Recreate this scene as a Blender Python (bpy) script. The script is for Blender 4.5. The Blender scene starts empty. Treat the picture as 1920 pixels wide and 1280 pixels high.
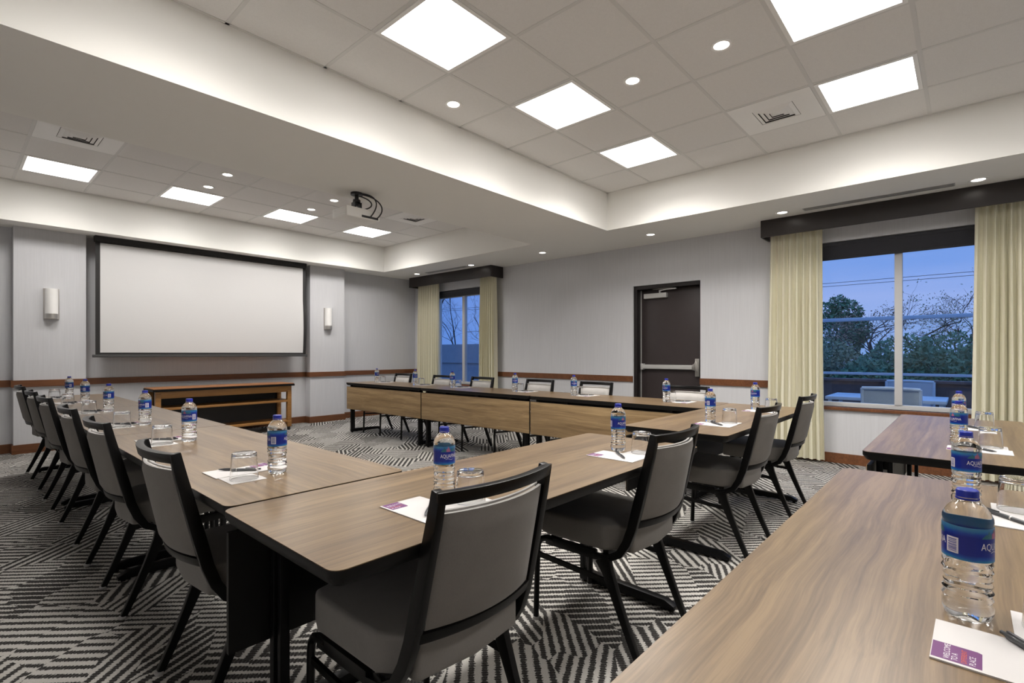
import bpy, bmesh, math, random
from mathutils import Vector, Matrix
random.seed(7)
PI = math.pi
R = math.radians
sc = bpy.context.scene
COL = sc.collection

# ------------------------------------------------------------------ materials
def lin(c):
    return tuple((v / 255 / 12.92) if v / 255 <= 0.04045 else ((v / 255 + 0.055) / 1.055) ** 2.4 for v in c)

class N:
    """small node-tree helper"""
    def __init__(s, name):
        s.m = bpy.data.materials.new(name); s.m.use_nodes = True
        s.t = s.m.node_tree; s.t.nodes.clear()
        s.out = s.t.nodes.new('ShaderNodeOutputMaterial')
    def n(s, typ, **kw):
        x = s.t.nodes.new('ShaderNode' + typ)
        for k, v in kw.items():
            if k.startswith('i_'):
                key = k[2:]
                x.inputs[int(key) if key.isdigit() else key.replace('_', ' ')].default_value = v
            else:
                setattr(x, k, v)
        return x
    def l(s, a, b):
        s.t.links.new(a, b)
    def math(s, op, a, b=None, c=None):
        x = s.n('Math', operation=op)
        for i, v in enumerate((a, b, c)):
            if v is None: continue
            if isinstance(v, (int, float)): x.inputs[i].default_value = v
            else: s.l(v, x.inputs[i])
        return x.outputs[0]
    def ramp(s, fac, stops, interp='LINEAR'):
        x = s.n('ValToRGB'); x.color_ramp.interpolation = interp
        e = x.color_ramp.elements
        while len(e) < len(stops): e.new(0.5)
        for q, (p, c) in zip(e, stops):
            q.position = p; q.color = (*c, 1) if len(c) == 3 else c
        s.l(fac, x.inputs[0]); return x.outputs[0]
    def mix(s, fac, a, b):
        x = s.n('Mix', data_type='RGBA')
        for i, v in ((0, fac), (6, a), (7, b)):
            if isinstance(v, (int, float)): x.inputs[i].default_value = v
            elif isinstance(v, tuple): x.inputs[i].default_value = (*v, 1)
            else: s.l(v, x.inputs[i])
        return x.outputs[2]
    def coord(s, scale=(1, 1, 1), rot=(0, 0, 0), which='Object'):
        c = s.n('TexCoord'); m = s.n('Mapping')
        m.inputs['Scale'].default_value = scale; m.inputs['Rotation'].default_value = rot
        s.l(c.outputs[which], m.inputs[0]); return m.outputs[0]
    def noise(s, vec, scale=5, detail=3, rough=0.5, out=0):
        x = s.n('TexNoise'); x.inputs['Scale'].default_value = scale
        x.inputs['Detail'].default_value = detail; x.inputs['Roughness'].default_value = rough
        s.l(vec, x.inputs['Vector']); return x.outputs[out]
    def bsdf(s, color, rough=0.5, metal=0.0, spec=0.5, bump=None, bump_s=0.2, bump_d=0.002, **kw):
        b = s.n('BsdfPrincipled')
        if isinstance(color, tuple): b.inputs['Base Color'].default_value = (*color, 1)
        else: s.l(color, b.inputs['Base Color'])
        if isinstance(rough, (int, float)): b.inputs['Roughness'].default_value = rough
        else: s.l(rough, b.inputs['Roughness'])
        b.inputs['Metallic'].default_value = metal
        b.inputs['Specular IOR Level'].default_value = spec
        for k, v in kw.items(): b.inputs[k.replace('_', ' ')].default_value = v
        if bump is not None:
            q = s.n('Bump'); q.inputs['Strength'].default_value = bump_s; q.inputs['Distance'].default_value = bump_d
            s.l(bump, q.inputs['Height']); s.l(q.outputs[0], b.inputs['Normal'])
        s.l(b.outputs[0], s.out.inputs[0]); s.b = b
        return s.m

def plain(name, color, rough=0.5, metal=0.0, spec=0.5, var=0.06, **kw):
    """a plain material with a faint procedural mottling"""
    n = N(name)
    f = n.noise(n.coord(), 9, 4)
    c = n.mix(f, tuple(v * (1 - var) for v in color), tuple(min(1, v * (1 + var)) for v in color))
    return n.bsdf(c, rough, metal, spec, **kw)

def emit(name, color, strength):
    n = N(name); e = n.n('Emission'); e.inputs[0].default_value = (*color, 1); e.inputs[1].default_value = strength
    n.l(e.outputs[0], n.out.inputs[0]); return n.m

M = {}
M['paint'] = plain('white_paint', (0.84, 0.83, 0.79), 0.85, spec=0.2, var=0.01)
def wallcover():
    n = N('grey_wallcover')
    v = n.noise(n.coord((90, 90, 2.5)), 1.0, 5, 0.65)
    w = n.noise(n.coord((8, 8, 8)), 1.0, 3)
    c = n.mix(v, (0.53, 0.535, 0.555), (0.66, 0.665, 0.685))
    c = n.mix(n.math('MULTIPLY', w, 0.15), c, (0.60, 0.585, 0.575))
    return n.bsdf(c, 0.75, spec=0.25, bump=v, bump_s=0.15)
M['wall'] = wallcover()
def ctile():
    n = N('mineral_fibre_tile')
    f = n.noise(n.coord((1, 1, 1)), 160, 3, 0.7)
    g = n.noise(n.coord((1, 1, 1)), 40, 4, 0.7)
    c = n.mix(n.math('ADD', n.math('MULTIPLY', f, 0.6), n.math('MULTIPLY', g, 0.4)), (0.70, 0.685, 0.665), (0.90, 0.885, 0.865))
    return n.bsdf(c, 0.95, spec=0.1, bump=f, bump_s=0.2)
M['tile'] = ctile()
M['tbar'] = plain('white_grid_bar', (0.70, 0.69, 0.67), 0.5, var=0.01)
M['lens'] = emit('lit_diffuser', (1.0, 0.97, 0.94), 9.0)
M['bulb'] = emit('lit_downlight', (1.0, 0.93, 0.84), 8.0)
M['white_metal'] = plain('white_enamel', (0.88, 0.87, 0.85), 0.4, var=0.01)
M['dark_gap'] = plain('dark_duct', (0.012, 0.012, 0.012), 0.8)
def carpet():
    n = N('patterned_carpet')
    p = n.coord((1, 1, 1), (0, 0, R(-45)))
    # tufted wobble
    nz = n.noise(n.coord(), 130, 2, 0.6, 1)
    sub = n.n('VectorMath', operation='SUBTRACT'); n.l(nz, sub.inputs[0]); sub.inputs[1].default_value = (0.5, 0.5, 0.5)
    scl = n.n('VectorMath', operation='SCALE'); n.l(sub.outputs[0], scl.inputs[0]); scl.inputs['Scale'].default_value = 0.019
    add = n.n('VectorMath', operation='ADD'); n.l(p, add.inputs[0]); n.l(scl.outputs[0], add.inputs[1])
    pw = add.outputs[0]
    # patchwork of leaning blocks
    mp = n.n('Mapping'); mp.inputs['Scale'].default_value = (2.5, 4.6, 1); mp.inputs['Rotation'].default_value = (0, 0, R(14)); n.l(p, mp.inputs[0])
    vor = n.n('TexVoronoi', voronoi_dimensions='2D', distance='CHEBYCHEV')
    vor.inputs['Scale'].default_value = 1.0; vor.inputs['Randomness'].default_value = 0.85
    n.l(mp.outputs[0], vor.inputs['Vector'])
    sep = n.n('SeparateColor'); n.l(vor.outputs['Color'], sep.inputs[0])
    r, g, b = sep.outputs[0], sep.outputs[1], sep.outputs[2]
    a = n.ramp(r, [(0, (0.5,) * 3), (0.46, (0.0,) * 3), (0.80, (0.1,) * 3), (0.90, (0.9,) * 3)], 'CONSTANT')
    ang = n.math('MULTIPLY', a, PI)
    sx = n.n('SeparateXYZ'); n.l(pw, sx.inputs[0])
    u = n.math('SUBTRACT', n.math('MULTIPLY', sx.outputs[1], n.math('COSINE', ang)), n.math('MULTIPLY', sx.outputs[0], n.math('SINE', ang)))
    pitch = n.math('ADD', n.math('MULTIPLY', g, 7.0), 19.0)
    fr = n.math('FRACT', n.math('ADD', n.math('MULTIPLY', u, pitch), n.math('MULTIPLY', b, 9.0)))
    tri = n.math('MULTIPLY', n.math('ABSOLUTE', n.math('SUBTRACT', fr, 0.5)), 2.0)
    thr = n.ramp(b, [(0, (0.44,) * 3), (0.35, (0.52,) * 3), (0.62, (0.60,) * 3), (0.94, (0.74,) * 3)], 'CONSTANT')
    v_ = n.math('ADD', n.math('MULTIPLY', sx.outputs[0], n.math('COSINE', ang)), n.math('MULTIPLY', sx.outputs[1], n.math('SINE', ang)))
    rib = n.math('MULTIPLY', n.math('ABSOLUTE', n.math('SUBTRACT', n.math('FRACT', n.math('MULTIPLY', v_, 72.0)), 0.5)), 2.0)
    thr = n.math('ADD', thr, n.math('MULTIPLY', n.math('SUBTRACT', rib, 0.5), 0.22))
    mr = n.n('MapRange'); mr.interpolation_type = 'SMOOTHSTEP'
    n.l(tri, mr.inputs[0]); n.l(n.math('SUBTRACT', thr, 0.09), mr.inputs[1]); n.l(n.math('ADD', thr, 0.09), mr.inputs[2])
    f = mr.outputs[0]
    fine = n.noise(n.coord(), 240, 2, 0.7)
    dk = n.mix(fine, (0.014, 0.013, 0.012), (0.045, 0.042, 0.04))
    lt = n.mix(fine, (0.32, 0.305, 0.28), (0.66, 0.64, 0.60))
    dk = n.mix(n.math('MULTIPLY', n.math('POWER', n.math('SUBTRACT', 1.0, rib), 2.0), 0.55), dk, (0.13, 0.125, 0.118))
    c = n.mix(f, dk, lt)
    h = n.math('ADD', f, fine)
    return n.bsdf(c, 0.95, spec=0.08, bump=h, bump_s=0.5, bump_d=0.004)
M['carpet'] = carpet()
def wood(name, dark, light, sx=1.6, sy=46, rough=0.38, streak=0.5, spec=0.45, coat=0.0):
    n = N(name)
    oi = n.n('ObjectInfo')
    tc = n.n('TexCoord')
    off = n.n('VectorMath', operation='ADD'); n.l(tc.outputs['Object'], off.inputs[0])
    m3 = n.n('VectorMath', operation='SCALE'); m3.inputs[0].default_value = (3.1, 1.7, 0.0); n.l(oi.outputs['Random'], m3.inputs['Scale'])
    n.l(m3.outputs[0], off.inputs[1])
    wob = n.noise(off.outputs[0], 2.2, 2, 0.5, 1)
    ws = n.n('VectorMath', operation='SCALE'); n.l(wob, ws.inputs[0]); ws.inputs['Scale'].default_value = 0.05
    ad = n.n('VectorMath', operation='ADD'); n.l(off.outputs[0], ad.inputs[0]); n.l(ws.outputs[0], ad.inputs[1])
    mp = n.n('Mapping'); mp.inputs['Scale'].default_value = (sx, sy, sy); n.l(ad.outputs[0], mp.inputs[0])
    g1 = n.noise(mp.outputs[0], 1.0, 5, 0.6)
    mp2 = n.n('Mapping'); mp2.inputs['Scale'].default_value = (sx * 2.5, sy * 5, sy * 5); n.l(ad.outputs[0], mp2.inputs[0])
    g2 = n.noise(mp2.outputs[0], 1.0, 3, 0.6)
    mp3 = n.n('Mapping'); mp3.inputs['Scale'].default_value = (sx * 0.5, sy * 0.22, sy * 0.22); n.l(ad.outputs[0], mp3.inputs[0])
    g3 = n.noise(mp3.outputs[0], 1.0, 2, 0.5)
    f = n.math('ADD', n.math('MULTIPLY', g1, 0.5), n.math('ADD', n.math('MULTIPLY', g2, 0.25), n.math('MULTIPLY', g3, 0.25)))
    md = tuple((a + b) / 2 for a, b in zip(dark, light))
    c = n.ramp(f, [(0.37, dark), (0.5, md), (0.61, light)])
    return n.bsdf(c, rough, spec=spec, bump=g2, bump_s=0.05, Coat_Weight=coat, Coat_Roughness=0.28)
M['laminate'] = wood('walnut_laminate', (0.080, 0.048, 0.023), (0.208, 0.140, 0.073), 1.4, 52, 0.38, spec=0.42, coat=0.28)
M['panel_wood'] = wood('panel_laminate', (0.165, 0.102, 0.048), (0.37, 0.255, 0.13), 1.2, 26, 0.45)
M['cherry'] = wood('reddish_trim_wood', (0.10, 0.036, 0.014), (0.20, 0.078, 0.03), 2, 60, 0.4)
M['oak'] = wood('amber_oak', (0.25, 0.115, 0.03), (0.42, 0.21, 0.065), 2, 50, 0.4)
M['oak_top'] = wood('amber_oak_top', (0.26, 0.11, 0.045), (0.40, 0.19, 0.085), 2, 50, 0.35)
M['black_metal'] = plain('black_powder_coat', (0.0035, 0.0035, 0.004), 0.38, spec=0.16, var=0.2)
M['black_frame'] = plain('black_chair_frame', (0.0045, 0.0043, 0.0043), 0.28, spec=0.2, var=0.2)
M['black_edge'] = plain('black_edge_band', (0.006, 0.0057, 0.0057), 0.45, spec=0.2, var=0.2)
def fabric(name, a, b, s=600):
    n = N(name)
    f = n.noise(n.coord((1, 1, 0.25)), s, 2, 0.7)
    g = n.noise(n.coord((1, 1, 1)), 22, 4, 0.6)
    c = n.mix(n.math('ADD', n.math('MULTIPLY', f, 0.6), n.math('MULTIPLY', g, 0.4)), a, b)
    return n.bsdf(c, 0.85, spec=0.2, bump=f, bump_s=0.2, bump_d=0.001, Sheen_Weight=0.15)
M['fabric'] = fabric('grey_upholstery', (0.34, 0.33, 0.315), (0.50, 0.485, 0.465))
M['fabric_back'] = fabric('taupe_back_upholstery', (0.13, 0.12, 0.108), (0.205, 0.19, 0.172))
M['fabric_shaded'] = fabric('shaded_grey_upholstery', (0.145, 0.136, 0.125), (0.215, 0.202, 0.186))  # grey upholstery darkened for seats: under-table shade put into the colour
M['glide'] = plain('clear_grey_plastic', (0.42, 0.42, 0.41), 0.3)
def curtain_mat():
    n = N('cream_curtain')
    f = n.noise(n.coord((1, 1, 0.1)), 300, 2, 0.6)
    c = n.mix(f, (0.84, 0.805, 0.63), (0.90, 0.87, 0.72))
    d = n.n('BsdfDiffuse'); t = n.n('BsdfTranslucent'); n.l(c, d.inputs[0]); n.l(c, t.inputs[0])
    mx = n.n('MixShader'); mx.inputs[0].default_value = 0.22
    n.l(d.outputs[0], mx.inputs[1]); n.l(t.outputs[0], mx.inputs[2]); n.l(mx.outputs[0], n.out.inputs[0])
    return n.m
M['curtain'] = curtain_mat()
M['valance'] = plain('espresso_wood', (0.022, 0.017, 0.016), 0.42, spec=0.5, var=0.25)
M['shade'] = fabric('charcoal_shade_cloth', (0.045, 0.046, 0.055), (0.065, 0.066, 0.075), 400)
M['alu'] = plain('pale_window_aluminium', (0.55, 0.55, 0.55), 0.45, 0.0, var=0.02)
M['steel'] = plain('satin_steel', (0.55, 0.53, 0.50), 0.32, 0.9, var=0.05)
M['silver'] = plain('silver_enamel', (0.52, 0.515, 0.50), 0.4, 0.3, var=0.03)
M['door'] = plain('dark_brown_door', (0.040, 0.031, 0.031), 0.38, spec=0.45, var=0.12)
M['door_frame'] = plain('black_brown_frame', (0.012, 0.009, 0.009), 0.4, var=0.15)
M['screen_white'] = plain('matt_screen_fabric', (0.63, 0.625, 0.62), 0.9, spec=0.1, var=0.005)
M['screen_black'] = plain('black_masking', (0.014, 0.013, 0.013), 0.6, var=0.1)
M['grey_metal'] = plain('dark_grey_metal', (0.09, 0.09, 0.09), 0.4, 0.4)
M['opal'] = plain('opal_glass', (0.86, 0.85, 0.83), 0.25, spec=0.5, var=0.005)
M['plastic_white'] = plain('off_white_plastic', (0.86, 0.85, 0.82), 0.45, var=0.02)
M['black_plastic'] = plain('black_plastic', (0.012, 0.012, 0.013), 0.4)
M['paper'] = plain('white_paper', (0.54, 0.525, 0.515), 0.8, spec=0.15, var=0.012)
M['purple'] = plain('purple_print', lin((96, 46, 98)), 0.6, var=0.03)
M['print_white'] = plain('white_print', (0.60, 0.57, 0.60), 0.6, var=0.01)
M['print_orange'] = plain('orange_print', lin((185, 78, 36)), 0.6, var=0.02)
M['pen'] = plain('graphite_plastic', (0.03, 0.032, 0.036), 0.3, spec=0.6, var=0.1)
M['cap'] = plain('blue_cap', lin((14, 34, 140)), 0.35, var=0.05)
def clear(name, ior, tint):
    n = N(name)
    f = n.noise(n.coord(), 40, 2)
    c = n.mix(f, tint, tuple(min(1, v * 1.01) for v in tint))
    return n.bsdf(c, 0.0, Transmission_Weight=1.0, IOR=ior)
M['water'] = clear('clear_water_bottle', 1.33, (0.975, 0.985, 0.985))
M['glass'] = clear('clear_tumbler_glass', 1.38, (0.99, 0.995, 0.995))
def label_mat():
    n = N('blue_bottle_label')
    tc = n.n('TexCoord'); s = n.n('SeparateXYZ'); n.l(tc.outputs['Object'], s.inputs[0])
    z = n.n('MapRange'); n.l(s.outputs[2], z.inputs[0]); z.inputs[1].default_value = 0.098; z.inputs[2].default_value = 0.156
    w = n.noise(n.coord((1, 1, 1)), 45, 2)
    f = n.math('ADD', z.outputs[0], n.math('MULTIPLY', n.math('SUBTRACT', w, 0.5), 0.12))
    c = n.ramp(f, [(0.0, lin((40, 120, 150))), (0.09, lin((12, 72, 150))), (0.18, lin((6, 30, 120))), (0.66, lin((6, 28, 118))), (0.76, lin((12, 54, 140))), (0.86, lin((40, 104, 150))), (1.0, lin((70, 120, 140)))])
    return n.bsdf(c, 0.3, spec=0.5)
M['label'] = label_mat()
M['teal'] = plain('teal_print', lin((40, 92, 104)), 0.4, var=0.05)
M['pink'] = plain('pink_print', lin((140, 84, 110)), 0.4, var=0.05)
M['ink'] = plain('dark_blue_ink', lin((60, 70, 140)), 0.5, var=0.05)
def pane_mat():
    n = N('window_glass')
    t = n.n('BsdfTransparent'); t.inputs[0].default_value = (0.90, 0.95, 0.97, 1)
    g = n.n('BsdfGlossy'); g.inputs['Roughness'].default_value = 0.01
    fr = n.n('Fresnel'); fr.inputs[0].default_value = 1.45
    ge = n.n('NewGeometry'); k = n.math('MULTIPLY', fr.outputs[0], n.math('SUBTRACT', 1.0, ge.outputs['Backfacing']))
    mx = n.n('MixShader'); n.l(k, mx.inputs[0]); n.l(t.outputs[0], mx.inputs[1]); n.l(g.outputs[0], mx.inputs[2])
    n.l(mx.outputs[0], n.out.inputs[0]); return n.m
M['pane'] = pane_mat()
M['fence_glass'] = M['pane']
M['rail_alu'] = plain('grey_railing', (0.62, 0.63, 0.65), 0.5, var=0.03)
M['patio'] = plain('patio_concrete', (0.20, 0.19, 0.185), 0.9, var=0.2)
M['parapet'] = plain('brown_masonry', (0.16, 0.11, 0.095), 0.9, var=0.3)
M['plaster'] = plain('grey_plaster_wall', (0.30, 0.31, 0.33), 0.9, var=0.12)
M['soil'] = plain('brown_mulch', (0.20, 0.145, 0.10), 1.0, var=0.4)
M['asphalt'] = plain('asphalt', (0.12, 0.115, 0.11), 0.9, var=0.25)
M['sling'] = fabric('pale_sling_cloth', (0.42, 0.42, 0.42), (0.55, 0.55, 0.55), 300)
M['patio_alu'] = plain('pale_patio_metal', (0.62, 0.62, 0.62), 0.4, var=0.03)
M['bark'] = plain('brown_bark', (0.05, 0.038, 0.03), 0.95, var=0.4)
M['leaf_green'] = plain('evergreen_leaf', (0.11, 0.20, 0.085), 0.7, var=0.5)
M['leaf_olive'] = plain('olive_leaf', (0.24, 0.24, 0.11), 0.7, var=0.5)
M['leaf_rust'] = plain('rust_leaf', (0.36, 0.22, 0.13), 0.7, var=0.5)

# ------------------------------------------------------------------ mesh builder
class MB:
    def __init__(s):
        s.v = []; s.f = []; s.mi = []; s.cur = 0
    def add(s, vs, fs):
        b = len(s.v); s.v += [tuple(p) for p in vs]
        for f in fs: s.f.append(tuple(b + i for i in f)); s.mi.append(s.cur)
        return s
    def box(s, x0, x1, y0, y1, z0, z1):
        vs = [(x, y, z) for z in (z0, z1) for y in (y0, y1) for x in (x0, x1)]
        return s.add(vs, [(0, 2, 3, 1), (4, 5, 7, 6), (0, 1, 5, 4), (2, 6, 7, 3), (0, 4, 6, 2), (1, 3, 7, 5)])
    def prism(s, poly, z0, z1):
        n = len(poly)
        vs = [(x, y, z0) for x, y in poly] + [(x, y, z1) for x, y in poly]
        fs = [tuple(range(n - 1, -1, -1)), tuple(range(n, 2 * n))] + [(i, (i + 1) % n, n + (i + 1) % n, n + i) for i in range(n)]
        return s.add(vs, fs)
    def lathe(s, prof, n=24, c=(0, 0, 0), close=False, mod=None):
        vs = []; m = len(prof)
        for i in range(n):
            a = 2 * PI * i / n
            for r, z in prof:
                k = mod(a, z) if mod else 1.0
                vs.append((c[0] + r * k * math.cos(a), c[1] + r * k * math.sin(a), c[2] + z))
        fs = []
        for i in range(n):
            j = (i + 1) % n
            for q in range(m - 1 if not close else m):
                q2 = (q + 1) % m
                fs.append((i * m + q, j * m + q, j * m + q2, i * m + q2))
        if not close:
            if prof[0][0] > 1e-6: fs.append(tuple(i * m for i in range(n - 1, -1, -1)))
            if prof[-1][0] > 1e-6: fs.append(tuple(i * m + m - 1 for i in range(n)))
        return s.add(vs, fs)
    def sweep(s, pts, prof, side=None, cap=True):
        """prof(i) -> list of (u,v); u along the side axis, v along the in-plane normal"""
        P = [Vector(p) for p in pts]; n = len(P); rings = []
        prev = None
        for i in range(n):
            t = (P[min(i + 1, n - 1)] - P[max(i - 1, 0)]).normalized()
            if side is not None: u = Vector(side)
            else:
                u = prev if prev is not None else (Vector((0, 0, 1)) if abs(t.z) < 0.9 else Vector((1, 0, 0)))
            u = (u - t * u.dot(t))
            u = u.normalized() if u.length > 1e-6 else Vector((1, 0, 0))
            prev = u; v = t.cross(u)
            rings.append([P[i] + u * a + v * b for a, b in prof(i)])
        k = len(rings[0]); vs = [p for r in rings for p in r]
        fs = [(i * k + j, i * k + (j + 1) % k, (i + 1) * k + (j + 1) % k, (i + 1) * k + j) for i in range(n - 1) for j in range(k)]
        if cap: fs += [tuple(range(k - 1, -1, -1)), tuple((n - 1) * k + j for j in range(k))]
        return s.add(vs, fs)
    def tube(s, pts, r, n=8, side=None):
        rr = r if callable(r) else (lambda i: r)
        return s.sweep(pts, lambda i: [(rr(i) * math.cos(2 * PI * j / n), rr(i) * math.sin(2 * PI * j / n)) for j in range(n)], side)
    def bar(s, pts, w, d, side):
        """rectangular bar; w across the side axis, d in-plane (numbers or functions of i)"""
        W = w if callable(w) else (lambda i: w); D = d if callable(d) else (lambda i: d)
        return s.sweep(pts, lambda i: [(-W(i) / 2, -D(i) / 2), (W(i) / 2, -D(i) / 2), (W(i) / 2, D(i) / 2), (-W(i) / 2, D(i) / 2)], side)

def link(name, me, parent=None):
    o = bpy.data.objects.new(name, me); COL.objects.link(o)
    if parent is not None: o.parent = parent
    return o
def obj(name, mb, mat, parent=None, bevel=0.0, seg=2, smooth=True, merge=False, loc=None, rotz=None):
    me = bpy.data.meshes.new(name)
    me.from_pydata(mb.v, [], mb.f)
    bm = bmesh.new(); bm.from_mesh(me)
    if len(set(mb.mi)) > 1:
        bm.faces.ensure_lookup_table()
        for f, i in zip(bm.faces, mb.mi): f.material_index = i
    if merge:
        bmesh.ops.remove_doubles(bm, verts=bm.verts[:], dist=1e-6)
    bmesh.ops.recalc_face_normals(bm, faces=bm.faces[:])
    if bevel:
        es = [e for e in bm.edges if len(e.link_faces) == 2 and e.calc_face_angle(0) > 0.6]
        bmesh.ops.bevel(bm, geom=es, offset=bevel, offset_type='OFFSET', segments=seg, profile=0.6, affect='EDGES', clamp_overlap=True)
    bm.to_mesh(me); bm.free()
    for m in (mat if isinstance(mat, (list, tuple)) else [mat]): me.materials.append(m)
    if smooth:
        for p in me.polygons: p.use_smooth = True
        me.set_sharp_from_angle(angle=0.65)
    o = link(name, me, parent)
    if loc is not None: o.location = loc
    if rotz is not None: o.rotation_euler[2] = rotz
    return o
def tag(o, label, cat, group=None):
    o['label'] = label; o['category'] = cat
    if group: o['group'] = group
    return o
def struct(o):
    o['kind'] = 'structure'; return o
def thing(name, loc=(0, 0, 0), rotz=0):
    o = bpy.data.objects.new(name, None); COL.objects.link(o)
    o.location = loc; o.rotation_euler[2] = rotz; return o
def dup(o, parent=None):
    c = o.copy(); COL.objects.link(c)
    if parent is not None: c.parent = parent
    for ch in list(o.children): dup(ch, c)
    return c
def text_mesh(body, size, align='LEFT'):
    cu = bpy.data.curves.new('lettering', 'FONT'); cu.body = body; cu.size = size; cu.align_x = align; cu.align_y = 'CENTER'
    cu.resolution_u = 3
    o = bpy.data.objects.new('lettering', cu); COL.objects.link(o)
    bpy.context.view_layer.update()
    me = bpy.data.meshes.new_from_object(o.evaluated_get(bpy.context.evaluated_depsgraph_get()))
    vs = [tuple(v.co) for v in me.vertices]; fs = [tuple(p.vertices) for p in me.polygons]
    bpy.data.objects.remove(o); bpy.data.curves.remove(cu); bpy.data.meshes.remove(me)
    return vs, fs

# ------------------------------------------------------------------ room shell
XR, XL, YF, YB = 6.36, -1.14, 8.38, -3.3
ZS, ZT = 2.65, 3.10
GX, GY, T = 1.70, 2.665, 0.6096
TX0, TX1 = -0.10, 5.305
TRAYS = [(-2.2, 3.235), (4.40, 7.915)]
b = MB().box(XL - .2, XR + .2, YB - .2, YF + .2, -0.1, 0.0)
struct(obj('floor', b, M['carpet'], smooth=False))
W1 = (6.40, 7.78); W2 = (-0.17, 1.25); WZ = (0.60, 2.37)
DY = (2.518, 3.461); DZ = 2.10
b = MB()
x0, x1 = XR, XR + .20
b.box(x0, x1, YB - .2, W2[0], 0, ZS + .2)
b.box(x0, x1, W2[0], W2[1], 0, WZ[0]); b.box(x0, x1, W2[0], W2[1], WZ[1], ZS + .2)
b.box(x0, x1, W2[1], DY[0], 0, ZS + .2); b.box(x0, x1, DY[0], DY[1], DZ, ZS + .2)
b.box(x0, x1, DY[1], W1[0], 0, ZS + .2)
b.box(x0, x1, W1[0], W1[1], 0, WZ[0]); b.box(x0, x1, W1[0], W1[1], WZ[1], ZS + .2)
b.box(x0, x1, W1[1], YF + .2, 0, ZS + .2)
struct(obj('wall_right', b, M['wall'], smooth=False))
b = MB().box(XL - .2, XR, YF, YF + .2, 0, ZS + .2)
b.box(0.505, 1.155, YF - .16, YF, 0, ZS).box(4.06, 4.69, YF - .16, YF, 0, ZS)
struct(obj('wall_front', b, M['wall'], smooth=False))
struct(obj('wall_left', MB().box(XL - .2, XL, YB, YF, 0, ZS + .2), M['wall'], smooth=False))
struct(obj('wall_back', MB().box(XL - .2, XR, YB - .2, YB, 0, ZS + .2), M['wall'], smooth=False))
# soffit and beam with the two raised trays
b = MB()
ys = [YB, TRAYS[0][0], TRAYS[0][1], TRAYS[1][0], TRAYS[1][1], YF]
b.box(XL, TX0, YB, YF, ZS, ZT + .1); b.box(TX1, XR, YB, YF, ZS, ZT + .1)
for a, c in ((0, 1), (2, 3), (4, 5)): b.box(TX0, TX1, ys[a], ys[c], ZS, ZT + .1)
struct(obj('ceiling', b, M['paint'], smooth=False))
for k, (ya, yb) in enumerate(TRAYS):
    o = struct(obj('ceiling', MB().box(TX0, TX1, ya, yb, ZT, ZT + .1), M['tile'], smooth=False))
    g = MB(); hw = 0.012; zb = ZT - 0.0025
    i = math.ceil((TX0 - GX) / T)
    while GX + i * T < TX1:
        x = GX + i * T; g.box(x - hw, x + hw, ya, yb, zb, ZT); i += 1
    y_ref = GY if k == 0 else 6.19
    j = math.ceil((ya - y_ref) / T)
    while y_ref + j * T < yb:
        y = y_ref + j * T; g.box(TX0, TX1, y - hw, y + hw, zb - .0006, ZT); j += 1
    for xx in (TX0, TX1 - .02): g.box(xx, xx + .02, ya, yb, zb, ZT)
    for yy in (ya, yb - .02): g.box(TX0, TX1, yy, yy + .02, zb, ZT)
    struct(obj('grid', g, M['tbar'], parent=o, smooth=False))
# chair rail and baseboard, following the pilasters
def along_front(z0, z1, d):
    m = MB()
    for xa, xb, y in ((XL, 0.505, YF), (0.505, 1.155, YF - .16), (1.155, 4.06, YF), (4.06, 4.69, YF - .16), (4.69, XR, YF)):
        e = d if y < YF else 0
        m.box(xa - e, xb + e, y - d, y, z0, z1)
    for x, sgn in ((0.505, -1), (1.155, 1), (4.06, -1), (4.69, 1)):
        m.box(min(x, x + sgn * d), max(x, x + sgn * d), YF - .16, YF - d, z0, z1)
    return m
struct(obj('trim_1', along_front(.775, .855, .02), M['cherry'], smooth=False))
struct(obj('baseboard_front', along_front(0, .105, .016), M['cherry'], smooth=False))
def along_right(segs, z0, z1, d):
    m = MB()
    for a, c in segs: m.box(XR - d, XR, a, c, z0, z1)
    return m
struct(obj('trim_2', along_right(((YB, W2[0]), (W2[1], DY[0] - .0), (DY[1], W1[0]), (W1[1], YF - .021)), .775, .855, .02), M['cherry'], smooth=False))
struct(obj('baseboard_right', along_right(((YB, DY[0]), (DY[1], YF - .017)), 0, .105, .016), M['cherry'], smooth=False))
struct(obj('baseboard_left', MB().box(XL, XL + .016, YB, YF - .017, 0, .105), M['cherry'], smooth=False))
struct(obj('trim_3', MB().box(XL, XL + .02, YB, YF - .021, .775, .855), M['cherry'], smooth=False))

# ------------------------------------------------------------------ windows
def window(name, rng, mull, head):
    y0, y1 = rng
    f = MB(); fx0, fx1 = XR + .07, XR + .13; w = .05
    f.box(fx0, fx1, y0, y0 + w, WZ[0], WZ[1]); f.box(fx0, fx1, y1 - w, y1, WZ[0], WZ[1])
    f.box(fx0, fx1, y0 + w, y1 - w, WZ[0], WZ[0] + .045); f.box(fx0, fx1, y0 + w, y1 - w, head, WZ[1])
    f.box(fx0 - .01, fx1, mull - .032, mull + .032, WZ[0] + .045, head)
    o = struct(obj(name, f, M['alu'], bevel=.003))
    for a, c in ((y0 + w, mull - .032), (mull + .032, y1 - w)):
        obj('pane', MB().box(fx0 + .03, fx0 + .034, a, c, WZ[0] + .045, head), M['pane'], parent=o, smooth=False)
    obj('sill', MB().box(XR - .03, fx0, y0 + .001, y1 - .001, WZ[0] - .035, WZ[0]), M['cherry'], parent=o, bevel=.003)
    return o
window('window_1', W1, 7.0, 2.235)
window('window_2', W2, 0.52, 2.25)
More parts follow.
